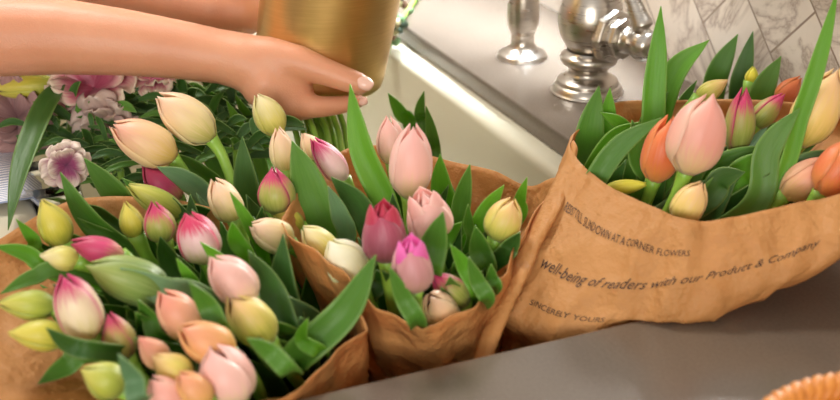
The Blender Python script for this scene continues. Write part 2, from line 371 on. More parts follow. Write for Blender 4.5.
# ------------------------------------------------------------------ vase held in the hands
vb = P(318, 80, 1.165)
vax = (UP*.985+RT*.17-FW*.10).normalized()
vax = V((0, 0, 1))*.98+RT*.165; vax.normalize()
M = axis_matrix(vb, vax)
prof = [(.0001, 0), (.030, 0), (.050, .0005), (.0555, .0025), (.0585, .0065), (.0597, .012)]+[(.060+.0008*i, .012+.02*i) for i in range(1, 10)]+[(.0668, .194), (.0655, .196), (.064, .192), (.0595, .02), (.05, .006), (.0001, .005)]
g = lathe(prof, 72, M); vo = mesh_obj('vase', g[0], g[1], GOLD, origin=vb)
tag(vo, 'tall brushed gold metal vase held tilted in two hands over the sink', 'vase')

# ------------------------------------------------------------------ person (torso, arms and hands in one continuous surface)
def capsule(p, q, ra, rb):
    d = q-p; Ln = d.length; z = d/Ln if Ln > 1e-6 else V((0, 0, 1)); M = axis_matrix(p, z)
    prof = [(max(1e-5, ra*math.sin(a)), -ra*math.cos(a)) for a in [PI/2*i/5 for i in range(6)]]
    prof += [(max(1e-5, rb*math.cos(a)), Ln+rb*math.sin(a)) for a in [PI/2*i/5 for i in range(6)]]
    return lathe(prof, 16, M)
def px(t): return t/FPX
def chain(pts):   # (u, v, t, radius_px)
    out = []
    for (a, b_) in zip(pts, pts[1:]):
        out.append(capsule(P(*a[:3]), P(*b_[:3]), a[3]*a[2]/FPX, b_[3]*b_[2]/FPX))
    return out
def chainw(pts):
    return [capsule(V(a[:3]), V(b_[:3]), a[3], b_[3]) for a, b_ in zip(pts, pts[1:])]
def remeshed(name, geos, voxel, mat, parent=None, smooth_it=8, label=None, origin=None):
    vs, fs = merge(*geos)
    o = mesh_obj('tmp', vs, fs, mat)
    r = o.modifiers.new('r', 'REMESH'); r.mode = 'VOXEL'; r.voxel_size = voxel; r.use_smooth_shade = True
    s_ = o.modifiers.new('s', 'SMOOTH'); s_.iterations = smooth_it; s_.factor = .5
    dg = bpy.context.evaluated_depsgraph_get(); me = bpy.data.meshes.new_from_object(o.evaluated_get(dg))
    V_ = [v.co.copy() for v in me.vertices]; F_ = [tuple(p.vertices) for p in me.polygons]
    bpy.data.objects.remove(o); return mesh_obj(name, V_, F_, mat, parent, origin=origin)
near = chain([(-75, 36, 1.10, 43), (0, 36, 1.10, 41), (60, 36.5, 1.10, 38.5), (120, 42, 1.10, 34), (175, 49, 1.10, 30), (222, 57, 1.10, 27.5)])
near += chain([(215, 55, 1.10, 27), (245, 62, 1.10, 29), (272, 74, 1.105, 32), (284, 86, 1.11, 31)])     # back of the hand
near += chain([(240, 60, 1.10, 27), (268, 58, 1.095, 22), (297, 62, 1.09, 18), (326, 72, 1.088, 14.2), (345, 79, 1.088, 13), (360, 84, 1.088, 11.5)])   # thumb
near += chain([(268, 84, 1.10, 28), (290, 104, 1.10, 19), (318, 107, 1.10, 11.5), (342, 105, 1.105, 9.5), (358, 101, 1.115, 8)])  # index finger
near += chain([(284, 92, 1.12, 22), (300, 98, 1.15, 12), (332, 98, 1.18, 9.5), (352, 92, 1.19, 8)])
near += chain([(280, 88, 1.13, 20), (296, 88, 1.175, 11), (325, 86, 1.21, 9), (343, 81, 1.22, 8)])
near += chain([(274, 84, 1.14, 18), (288, 80, 1.19, 10), (310, 76, 1.225, 8), (325, 72, 1.235, 7)])
far = chain([(-68, -40, 1.24, 38), (60, -26, 1.24, 34), (130, -12, 1.24, 30), (175, 0, 1.24, 30), (212, 8, 1.24, 34), (240, 10, 1.24, 28)])
far += chain([(225, -20, 1.24, 22), (250, -28, 1.20, 15), (275, -36, 1.135, 12), (300, -42, 1.11, 10.5)])   # thumb, above the frame
for k in range(4):
    v0 = 20-16*k
    far += chain([(228, v0-4, 1.25, 18), (250, v0-6, 1.262, 11), (285, v0-12, 1.285, 9.5), (318, v0-16, 1.275, 8.5), (335, v0-18, 1.262, 8)])
nelb = P(-75, 36, 1.10); felb = P(-68, -40, 1.24)
bodyg = chainw([(*nelb, .039), (-1.03, -.23, .32, .05)]) + chainw([(*felb, .037), (-1.37, -.22, .34, .05)])
torso = [(-1.2, -.43, .02, .125), (-1.2, -.36, .15, .12), (-1.2, -.28, .28, .12), (-1.2, -.23, .36, .06), (-1.2, -.18, .44, .05)]
bodyg += chainw(torso) + chainw([(-1.03, -.23, .33, .055), (-1.2, -.25, .33, .08), (-1.37, -.22, .34, .055)]) + chainw([(-1.10, -.43, 0, .11), (-1.30, -.43, 0, .11)])
bodyg += chainw([(-1.2, -.14, .52, .078), (-1.2, -.10, .57, .088), (-1.2, -.11, .60, .088)]) + chainw([(-1.2, -.07, .50, .045), (-1.2, -.04, .53, .05)]) + chainw([(-1.2, -.005, .56, .012), (-1.2, .008, .535, .014)])
for sx in (-1, 1):
    bodyg += chainw([(-1.2+sx*.087, -.12, .57, .014), (-1.2+sx*.092, -.125, .545, .010)])
    bodyg += chainw([(-1.2+sx*.10, -.43, -.03, .10), (-1.2+sx*.10, -.42, -.42, .06), (-1.2+sx*.10, -.45, -.60, .058), (-1.2+sx*.10, -.46, -.84, .036)]) + chainw([(-1.2+sx*.10, -.48, -.88, .03), (-1.2+sx*.11, -.30, -.89, .022)])
per = remeshed('person', near+far+bodyg, .003, SKIN, origin=(-1.2, -.42, -.91))
tag(per, 'person reaching in from the left with bare forearms holding the gold vase', 'person')
shirt = [capsule(V(a[:3]), V(b_[:3]), a[3]+.012, b_[3]+.012) for a, b_ in zip(torso[:3], torso[1:3])]
shirt += [capsule(V(a[:3]), V(b_[:3]), a[3]+.012, b_[3]+.012) for a, b_ in (((-1.03, -.23, .33, .055), (-1.2, -.25, .32, .085)), ((-1.2, -.25, .32, .085), (-1.37, -.22, .34, .055)), ((-1.10, -.43, 0, .11), (-1.30, -.43, 0, .11)))]
shirt += [capsule(V((-1.03, -.23, .32)), V((-1.03, -.23, .32)).lerp(nelb, .45), .062, .058), capsule(V((-1.37, -.22, .34)), V((-1.37, -.22, .34)).lerp(felb, .45), .062, .058)]
remeshed('shirt', shirt, .006, simple('linen_shirt', S(226,224,218), .85), per)
remeshed('trousers', sum([chainw([(-1.2+sx*.10, -.43, -.03, .115), (-1.2+sx*.10, -.42, -.42, .078), (-1.2+sx*.10, -.45, -.60, .072), (-1.2+sx*.10, -.46, -.85, .058)]) for sx in (-1, 1)], []), .008, simple('denim', S(60,74,100), .85), per)
remeshed('hair', chainw([(-1.2, -.135, .59, .093), (-1.2, -.16, .56, .085), (-1.2, -.19, .48, .06), (-1.2, -.21, .40, .04)]), .005, simple('brown_hair', S(80,54,36), .6), per)
for (u_, v_, t_) in ((365, 81.5, 1.0785), (362.5, 100, 1.1075)):
    big = u_ > 364
    n_ = P(u_, v_, t_); a_ = ((P(372, 84, t_)-P(355, 77.5, t_)) if big else (P(366, 98, t_)-P(356, 101, t_))).normalized(); nn = (-FW*.9+UP*.35).normalized(); nn = (nn-a_*nn.dot(a_)).normalized(); sd = a_.cross(nn)
    la, lb = (.0078, .0062) if big else (.004, .004)
    vs = [n_+a_*la*.0]; vs = []
    for j in range(9):
        for i in range(9):
            x = -1+2*j/8; y = -1+2*i/8; sq = math.sqrt(max(0, 1-.5*y*y)); sq2 = math.sqrt(max(0, 1-.5*x*x))
            vs.append(n_+a_*la*x*sq+sd*lb*y*sq2-nn*(.0035*y*y*lb/.006+.0015*x*x))
    nl = mesh_obj('fingernail', vs, grid_faces(9, 9), NAIL, per); nl['label'] = 'pale pink fingernail'; solid(nl, .0012, 0)

# ------------------------------------------------------------------ paper wraps
class Wrap:
    def __init__(s, rings, heights, crinkle, seed, nu=150, nv=46):
        s.rings = rings; s.h = heights; s.cr = crinkle; s.seed = seed; s.nu = nu; s.nv = nv; s.n = len(rings[0])
        s.cen = sum(rings[-1], V((0, 0, 0)))/s.n
    def raw(s, a, w):    # a in ring index units, w in [0, len(rings)-1]
        return catmull([catmull(r, a, True) for r in s.rings], w)
    def pos(s, a, w, off=0.0):
        p = s.raw(a, w); du = s.raw(a+.05, w)-s.raw(a-.05, w); dv = s.raw(a, min(w+.05, len(s.rings)-1))-s.raw(a, w-.05)
        nrm = du.cross(dv)
        if nrm.length < 1e-9: return p
        nrm.normalize()
        if nrm.dot(p-V((s.cen.x, s.cen.y, p.z))) < 0: nrm = -nrm
        q = p*1.0+V((s.seed, 0, 0))
        d = noise.noise(q*16)*1.0+noise.noise(q*38)*.45
        rg = 1-abs(noise.noise(q*24+V((9, 4, 1))))*2.2; rg = max(0, rg)**3
        aa = a*2*PI/s.n
        pleat = .6*math.sin(aa*9+s.seed)*math.sin(aa*4+w)+.4*math.sin(aa*17)
        p = p+nrm*((d*.6+rg*.5+pleat*.35)*s.cr)
        if p.x > -.620 or p.y > .508 or p.y < .090:      # the sheet rests on the worktop or on the sink rim, or stays inside the basin
            if p.z < .0: p.x = min(p.x, -.621); p.y = max(.091, min(p.y, .507))
            else: p.z = max(p.z, .0025)
        return p+nrm*off
    def build(s, name, parent, mat, kind_label=None):
        W = len(s.rings)-1
        vs = [s.pos(s.n*i/s.nu, W*j/(s.nv-1)) for j in range(s.nv) for i in range(s.nu)]
        o = mesh_obj(name, vs, grid_faces(s.nu, s.nv, True), mat, parent); solid(o, .0007); return o
def circle_ring(cx, cy, z, r, rim):
    c = sum(rim, V((0, 0, 0)))/len(rim); out = []
    for p in rim:
        d = V((p.x-c.x, p.y-c.y, 0)).normalized(); out.append(V((cx, cy, z))+d*r)
    return out
def text_on(wrap, parent, body, a0, a1, w_at, hgt, shear=0.0, off=.0012, name='printed_line', flipdir=1):
    cu = bpy.data.curves.new('t', 'FONT'); cu.body = body; cu.size = 1; cu.shear = shear; cu.resolution_u = 2
    o = bpy.data.objects.new('t', cu); COL.objects.link(o)
    dg = bpy.context.evaluated_depsgraph_get(); dg.update(); me = bpy.data.meshes.new_from_object(o.evaluated_get(dg)); bpy.data.objects.remove(o)
    bm = bmesh.new(); bm.from_mesh(me); bmesh.ops.triangulate(bm, faces=bm.faces)
    for _ in range(1): bmesh.ops.subdivide_edges(bm, edges=[e for e in bm.edges if e.calc_length() > .25], cuts=1)
    bm.verts.ensure_lookup_table(); xs = [v.co.x for v in bm.verts]; x0, x1 = min(xs), max(xs)
    bm.verts.index_update()
    K = 60; aa = [a0+(a1-a0)*k/K for k in range(K+1)]; pp = [wrap.raw(a, w_at(k/K)) for k, a in enumerate(aa)]; cum = [0]
    for p_, q_ in zip(pp, pp[1:]): cum.append(cum[-1]+(q_-p_).length)
    def arc(f):
        tgt = f*cum[-1]
        for k in range(K):
            if cum[k+1] >= tgt: return aa[k]+(aa[k+1]-aa[k])*(tgt-cum[k])/max(1e-9, cum[k+1]-cum[k])
        return aa[-1]
    vs = []
    for v in bm.verts:
        f = (v.co.x-x0)/(x1-x0); a = arc(f)
        vs.append(wrap.pos(a, w_at(f)+(v.co.y-.35)*hgt, off))
    fs = [tuple(v.index for v in f.verts) for f in bm.faces]; bm.free()
    o = mesh_obj(name, vs, fs, INK, parent, smooth=False); o['label'] = 'dark printed writing'; return o

# bouquet A (left, in front)
rimA = [P(*q) for q in [(364, 318, .80), (335, 352, .775), (305, 378, .75), (262, 404, .725), (205, 425, .70), (140, 432, .69), (75, 425, .695), (10, 412, .705), (-45, 372, .735), (-60, 310, .79), (-30, 262, .86), (14, 230, .90), (58, 205, .935), (96, 197, .95), (140, 197, .96), (200, 205, .96), (260, 222, .93), (315, 262, .88)]]
botA = circle_ring(-.79, .235, SF+.004, .05, rimA); m1 = circle_ring(-.765, .21, -.12, .066, rimA)
m2 = [a.lerp(b_, .5)*1.0 for a, b_ in zip(m1, rimA)]
for i, p in enumerate(m2): p.x = min(p.x, -.64); p.y = max(p.y, .105); p.z = min(p.z, -.03)
A = Wrap([botA, m1, m2, rimA], None, .006, 3.1)
wa = thing('kraft_paper_wrap', V((-.79, .235, SF)), 'brown kraft paper wrap around the large left bouquet in front', 'paper wrap', 'kraft paper wraps of the bouquets')
A.build('paper_sheet', wa, KRAFT)
# bouquet B (middle)
rimB = [P(*q) for q in [(286, 230, .86), (322, 255, .828), (349, 278, .816), (366, 297, .81), (392, 313, .80), (425, 327, .79), (455, 316, .80), (484, 292, .82), (508, 258, .855), (534, 216, .90), (556, 178, .95), (530, 186, .985), (492, 170, 1.0), (450, 161, 1.02), (400, 148, 1.02), (352, 147, 1.0), (316, 170, .96), (292, 202, .90)]]
botB = circle_ring(-.775, .345, SF+.004, .045, rimB); m1 = circle_ring(-.765, .34, -.12, .055, rimB)
m2 = [a.lerp(b_, .55) for a, b_ in zip(m1, rimB)]
for p in m2: p.x = min(p.x, -.635)
B = Wrap([botB, m1, m2, rimB], None, .0055, 8.7)
wb = thing('kraft_paper_wrap', V((-.775, .345, SF)), 'brown kraft paper wrap around the small middle bouquet', 'paper wrap', 'kraft paper wraps of the bouquets')
B.build('paper_sheet', wb, KRAFT)
# bouquet C (right)
rimC = [P(*q) for q in [(573, 144, .95), (600, 180, .90), (645, 203, .86), (690, 221, .84), (735, 217, .84), (795, 203, .845), (850, 190, .85), (900, 150, .87), (850, 112, .97), (760, 100, 1.05), (680, 100, 1.08), (612, 104, 1.06)]]
midC = [P(*q) for q in [(512, 290, .885), (535, 322, .86), (590, 333, .84), (655, 322, .832), (718, 309, .828), (777, 291, .828), (832, 258, .836), (885, 205, .89), (850, 165, .97), (740, 150, 1.06), (650, 155, 1.08), (575, 180, 1.02)]]
botC = circle_ring(-.74, .42, SF+.004, .045, rimC); m1 = circle_ring(-.71, .425, -.06, .055, rimC)
Cw = Wrap([botC, m1, midC, rimC], None, .0062, 5.3, nu=170, nv=54)
wc = thing('kraft_paper_wrap', V((-.74, .42, SF)), 'brown kraft paper wrap with printed writing around the right bouquet', 'paper wrap', 'kraft paper wraps of the bouquets')
Cw.build('paper_sheet', wc, KRAFT)
# folded-back strip on its left side
lf = [(573, 140, .945), (562, 166, .935), (545, 200, .915), (527, 234, .89), (508, 272, .868), (492, 308, .852), (478, 345, .84), (468, 375, .83)]
rt = [(577, 150, .938), (573, 178, .922), (560, 208, .90), (545, 240, .88), (528, 276, .858), (511, 312, .842), (497, 345, .832), (488, 375, .825)]
vs = []
for j in range(30):
    w = 7*j/29; a_ = catmull([P(*q) for q in lf], w); b_ = catmull([P(*q) for q in rt], w)
    for i in range(8):
        f = i/7; q = a_.lerp(b_, f); q = q-FW*(.006*math.sin(PI*f)) + V((1, 1, 1))*noise.noise(q*40)*.0012; vs.append(q)
fo = mesh_obj('folded_edge', vs, grid_faces(8, 30), KRAFT, wc); solid(fo, .0007)
text_on(Cw, wc, 'RESIST TILL SUNDOWN AT A CORNER FLOWERS', .55, 3.15, lambda f: 3-(.26+.06*f), .075)
text_on(Cw, wc, 'well-being of readers with our Product & Company', .60, 5.4, lambda f: 3-(.60-.06*f), .105, .45)
text_on(Cw, wc, 'SINCERELY YOURS', .7, 2.1, lambda f: 3-(.86), .06)
text_on(A, wa, 'FLOWERS', 10.75, 11.35, lambda f: 2.55, .09, off=-.0015)

# ------------------------------------------------------------------ tulips
FPROF = {'egg': [.34, .78, .97, 1.0, .96, .83, .56, .15], 'slim': [.32, .70, .93, 1.0, .95, .80, .52, .16], 'open': [.30, .76, .98, 1.0, .97, .90, .80, .66], 'bud': [.35, .74, .95, 1.0, .92, .72, .42, .10]}
def prof_at(kind, v):
    p = FPROF[kind]; x = v*(len(p)-1); i = min(int(x), len(p)-2); f = x-i
    g = lambda k: p[max(0, min(len(p)-1, k))]
    a, b_, c, d = g(i-1), g(i), g(i+1), g(i+2)
    return .5*((2*b_)+(c-a)*f+(2*a-5*b_+4*c-d)*f*f+(3*b_-a-3*c+d)*f*f*f)
def petal_geo(M, phi, Ln, R, kind, inner, rnd, H):
    nu, nv = 11, 15; vs, uvs = [], []
    lc = 1-(.06 if inner and kind != 'open' else 0)+rnd.uniform(-.04, .02); curl = rnd.uniform(-.05, .12); tw = rnd.uniform(-.12, .12); rs = (.86 if inner else 1.0)*rnd.uniform(.96, 1.03)
    ph = rnd.uniform(0, 6)
    for j in range(nv):
        v = j/(nv-1)
        g = min(1, .62+1.2*v) if v < .45 else math.sqrt(max(0, 1-((v-.45)/.553)**3.0))
        g = max(g, .03)
        for i in range(nu):
            u = -1+2*i/(nu-1)
            tipdrop = 0
            r = R*rs*prof_at(kind, v)*(1+.035*u*(1-inner*.5)-.05*u*u*(v if not inner else .5)) + R*curl*max(0, v-.75)**1.5*3
            r += R*.012*math.sin(ph+u*5+v*7)*v - R*.05*math.exp(-(u*5)**2)*v*(1-v)*1.6
            a = phi+tw*v+u*H*g
            z = Ln*lc*(v-.045*(abs(u)**1.5)*v)
            vs.append(M @ V((r*math.cos(a), r*math.sin(a), z))); uvs.append(((u+1)/2, v))
    return vs, grid_faces(nu, nv), uvs
class Bouquet: pass
TUL = {}
def tulip(bq, basept, u, v, z, w, l, ang, mat, label, kind='egg', inner=None, tilt=18, group=None, npet=6):
    rnd = random.Random(int(u*31+v*17)); t = Tz(u, v, z)
    wr = w*t/FPX; tl = math.radians(tilt); a = math.radians(ang)
    ax_ = (RT*math.sin(a)+UP*math.cos(a))*math.cos(tl)-FW*math.sin(tl)
    Ln = l*t/FPX/max(.6, math.cos(tl)); c = P(u, v, t); hb = c-ax_*Ln*.5
    R = wr*.5
    foot = V(basept)+V((rnd.uniform(-.03, .03), rnd.uniform(-.03, .03), 0))
    e = thing('tulip', foot, label, 'tulip', group)
    M = axis_matrix(hb, ax_, RT); phi0 = math.radians(rnd.uniform(-25, 25)-90)
    vx = -FW; phi0 = math.atan2(vx.dot(M.col[1].to_3d()), vx.dot(M.col[0].to_3d()))+math.radians(rnd.uniform(-22, 22))
    for k in range(npet):
        inn = k % 2 if npet == 6 else 0
        g = petal_geo(M, phi0+2*PI*k/npet, Ln*(.97 if inn else 1)*(.80 if (inner and not inn) else 1), R, kind, inn, rnd, math.radians(70 if not inn else 60))
        mm = PM[inner] if (inner and inn) else PM[mat]
        o = mesh_obj('petal', g[0], g[1], mm, e, uvs=g[2]); solid(o, .0006)
    if inner:
        for k in range(3):   # an extra inner whorl seen inside the open cup
            g = petal_geo(M, phi0+.5+2*PI*k/3, Ln*1.0, R*.72, 'slim', 1, rnd, math.radians(60))
            o = mesh_obj('petal', g[0], g[1], PM[inner], e, uvs=g[2]); solid(o, .0006); o['label'] = 'brighter inner petal'
    p1 = hb-ax_*.016+(foot-hb).normalized()*.030; p2 = V((foot.x, foot.y, 0)).lerp(V((p1.x, p1.y, 0)), .22); p2.z = -.12
    cps = [foot, p2, p1.lerp(p2, .30)+(foot-p1).normalized()*.006, p1.lerp(hb, .4), hb+ax_*.003]
    pts = [catmull(cps, 4*i/15) for i in range(16)]
    g = tube(pts, [.0042]*12+[.0044, .0047, .0054, .0066], 10); mesh_obj('stem', g[0], g[1], STEM, e)
    TUL.setdefault(bq, []).append((u, v, e, foot, hb)); return e
def leaf_mesh(cps, width, mat, parent, fold=.35, twist=0.0, face=None, name='leaf', shape=.42):
    nv, nu = 22, 9; vs, uvs = [], []; n = len(cps)-1; fdir = face if face else -FW
    for j in range(nv):
        s_ = j/(nv-1); c = catmull(cps, n*s_); t = (catmull(cps, min(n, n*s_+.05))-catmull(cps, max(0, n*s_-.05))).normalized()
        side = t.cross(fdir); side = side.normalized() if side.length > 1e-4 else RT
        nr = side.cross(t).normalized()
        if twist: R_ = Matrix.Rotation(twist*(s_-.3), 3, t); side = R_ @ side; nr = R_ @ nr
        if s_ < shape: wd = .45+.55*math.sin(PI/2*s_/shape)
        else: wd = max(.0, math.cos(PI/2*((s_-shape)/(1-shape))**1.35))
        wd = max(wd, .02)*width*.5
        for i in range(nu):
            x = -1+2*i/(nu-1)
            y = (abs(x)**1.3)*fold*wd + .04*wd*math.sin(9*s_+3*x)
            vs.append(c+side*x*wd*math.sqrt(1-fold*fold*.4)+nr*(y-fold*wd*.4)); uvs.append(((x+1)/2, s_))
    o = mesh_obj(name, vs, grid_faces(nu, nv), mat, parent, uvs=uvs); solid(o, .0008); return o
def leaf(bq, pts, w, mk='m', zb=.0, fold=.35, twist=0.0, dt=-.02, foot_drop=True):
    """pts: (u, v) from base to tip; depth from the base point lying at height zb"""
    u0, v0 = pts[0]; t0 = Tz(u0, v0, zb); n = len(pts)-1
    c = [P(u, v, t0+dt*i/n) for i, (u, v) in enumerate(pts)]
    best = min(TUL[bq], key=lambda q: (q[0]-u0)**2+(q[1]-v0)**2)
    ft_ = best[3]; low = c[0].lerp(V((ft_.x, ft_.y, c[0].z-.10)), .55); low.z = c[0].z-.06
    leaf_mesh([low]+c, w*t0/FPX, LM[mk], best[2], fold, twist, shape=.5)

A0 = (-.79, .235, SF+.004); B0 = (-.775, .345, SF+.004); C0 = (-.74, .42, SF+.004)
TA = [
 (143,141,.055,44,68,-60,'peach','peach cream tulip lying leftmost of the two pale ones under the forearm','egg'),
 (185,117,.065,42,66,-51,'cream','cream tulip with blush tip just below the wrist','egg'),
 (268,114,.055,31,46,-28,'paleyellow','slim pale yellow tulip standing directly below the hand','slim'),
 (282,150,.050,25,46,-8,'cream','pale peach tulip half hidden behind a broad leaf','slim'),
 (276,191,.050,38,46,-5,'greenmagenta','green tulip bud with magenta streaked tips below the hand','bud'),
 (225,200,.045,32,46,-25,'cream','cream peach tulip between dark leaves in the middle of left bouquet','egg'),
 (198,237,.045,42,54,-20,'palemagenta','white and pink tulip with a bright magenta crown','egg'),
 (159,222,.045,32,42,-12,'greenmagenta','short green and pink tulip left of the magenta crowned one','bud'),
 (131,220,.045,24,38,-15,'yellowbud','small yellow bud beside the short green and pink tulip','bud'),
 (156,201,.035,27,64,-58,'greenyellow','long yellow green bud pointing up left with a pinkish tip','slim'),
 (162,183,.020,32,48,-42,'magenta','magenta tulip mostly hidden behind the long green bud','egg'),
 (53,223,.045,34,50,-22,'yellowbud','yellow tulip bud in front of the paper at far left','bud'),
 (60,258,.045,25,38,-82,'paleyellow','small pale yellow bud pointing left beside the pointed magenta tulip','bud'),
 (98,250,.050,28,52,-72,'magenta','pointed magenta and white tulip at left','slim'),
 (128,279,.045,46,82,-68,'green','large green tulip bud at left of the bouquet','egg'),
 (77,306,.050,46,70,-18,'creammagenta','large cream tulip with a magenta edge at left','egg'),
 (27,305,.045,30,56,-86,'greenyellow','yellow green bud at far left, upper of the two stacked buds','bud'),
 (38,335,.035,31,55,-84,'yellowbud','yellow green bud at far left, lower of the two stacked buds','bud'),
 (118,336,.030,34,50,-18,'olive','olive tulip bud with magenta tip right of the large cream tulip','bud'),
 (103,379,.035,38,48,-60,'greenyellow','round yellow green bud low in the left bouquet','bud'),
 (178,314,.040,40,56,-32,'peachpink','peach pink tulip beside the large green leaf','egg'),
 (153,352,.035,28,40,-42,'peachpink','small peach pink bud low in the left bouquet','bud'),
 (172,369,.035,34,46,-50,'yellowgreenpeach','cream and yellow bud just below the small peach one','bud'),
 (206,342,.045,44,60,-58,'orangepeach','orange peach tulip in the cluster low in the left bouquet','egg'),
 (232,279,.055,44,60,-38,'pink','pale pink tulip standing highest in the front cluster','egg'),
 (250,319,.035,44,62,-38,'yellowgreenpeach','yellow and green tulip with peach tip right of the front cluster','egg'),
 (226,375,.032,56,62,-22,'pink','large blurred pink tulip at the bottom of the left bouquet','egg'),
 (193,389,.035,32,44,-40,'orangepeach','yellow orange tulip partly behind the large bottom pink one','egg'),
 (166,396,.030,36,46,-35,'coral','coral pink tulip cut by the bottom edge of the picture','egg'),
]
for q in TA: tulip('A', A0, *q[:3], *q[3:6], q[6], q[7], kind=q[8], group='tulips in the left bouquet')
TB = [
 (329,160,.055,27,54,-36,'pinkwhite','slim white tulip with magenta edges right of the hand','slim',None),
 (311,146,.045,22,30,-30,'cream','small pale blush bud behind the slim magenta edged tulip','bud',None),
 (271,234,.035,34,46,-62,'cream','cream peach tulip resting on the paper corner of the middle bouquet','egg',None),
 (287,219,.030,24,36,-55,'yellowbud','small yellow green bud above the cream peach tulip','bud',None),
 (319,243,.035,30,44,-45,'paleyellow','pale yellow white tulip by the paper corner','egg',None),
 (345,261,.035,44,52,-35,'white','bright white tulip beside the orange lit paper corner','egg',None),
 (391,141,.060,29,50,-6,'pink','pale pink tulip behind the tall pink one','slim',None),
 (411,161,.075,44,72,4,'pink','tall pale pink tulip standing highest in the middle bouquet','egg',None),
 (384,231,.060,45,62,-4,'mauve','dark mauve tulip with deep magenta opening','open','deepmagenta'),
 (428,214,.060,46,52,-18,'pink','light pink half opened tulip below the tall pink one','open','pink'),
 (412,264,.062,42,58,-4,'duskypink','dusky tulip opened to show vivid magenta inner petals','open','vivid'),
 (449,289,.020,32,48,-46,'greenmagenta','green bud with a magenta tip in the middle bouquet','bud',None),
 (440,310,.013,34,40,-32,'cream','small cream tulip at the front paper edge of the middle bouquet','egg',None),
 (504,219,.045,37,45,22,'yellowgreenpeach','yellow peach tulip at the right edge of the middle bouquet','egg',None),
]
for q in TB: tulip('B', B0, *q[:3], *q[3:6], q[6], q[7], kind=q[8], inner=q[9], tilt=48 if q[0] == 440 else 18, group='tulips in the middle bouquet')
TC = [
 (698,133,.100,58,80,14,'coral','large coral pink tulip in front of the right bouquet','egg'),
 (662,149,.075,38,66,12,'orange','orange tulip behind the large coral pink one','egg'),
 (740,121,.080,30,66,4,'greenmagenta','pale green tulip with magenta tips right of the coral pink one','slim'),
 (712,90,.075,20,34,58,'yellowgreenpeach','small blurred yellow bud with pink tip above the coral tulip','bud'),
 (768,110,.080,24,44,42,'greenmagenta','green bud with a magenta tip leaning right','bud'),
 (818,106,.100,46,82,22,'yellowpeach','large yellow peach tulip at the right edge','egg'),
 (808,178,.058,36,60,52,'peachpink','pink and yellow tulip leaning over the paper rim at right','slim'),
 (838,166,.075,42,62,28,'orange','orange tulip cut by the right edge of the picture','egg'),
 (690,203,.058,34,46,28,'yellowpeach','yellow peach tulip peeking over the paper rim','egg'),
 (789,90,.060,22,32,40,'orange','small orange bud far back between the leaves','bud'),
 (625,187,.050,15,42,82,'yellow','bright yellow bud lying along the paper rim','slim'),
 (752,76,.065,13,18,5,'yellow','tiny yellow bud in front of the tiles','bud'),
]
for q in TC: tulip('C', C0, *q[:3], *q[3:6], q[6], q[7], kind=q[8], group='tulips in the right bouquet')

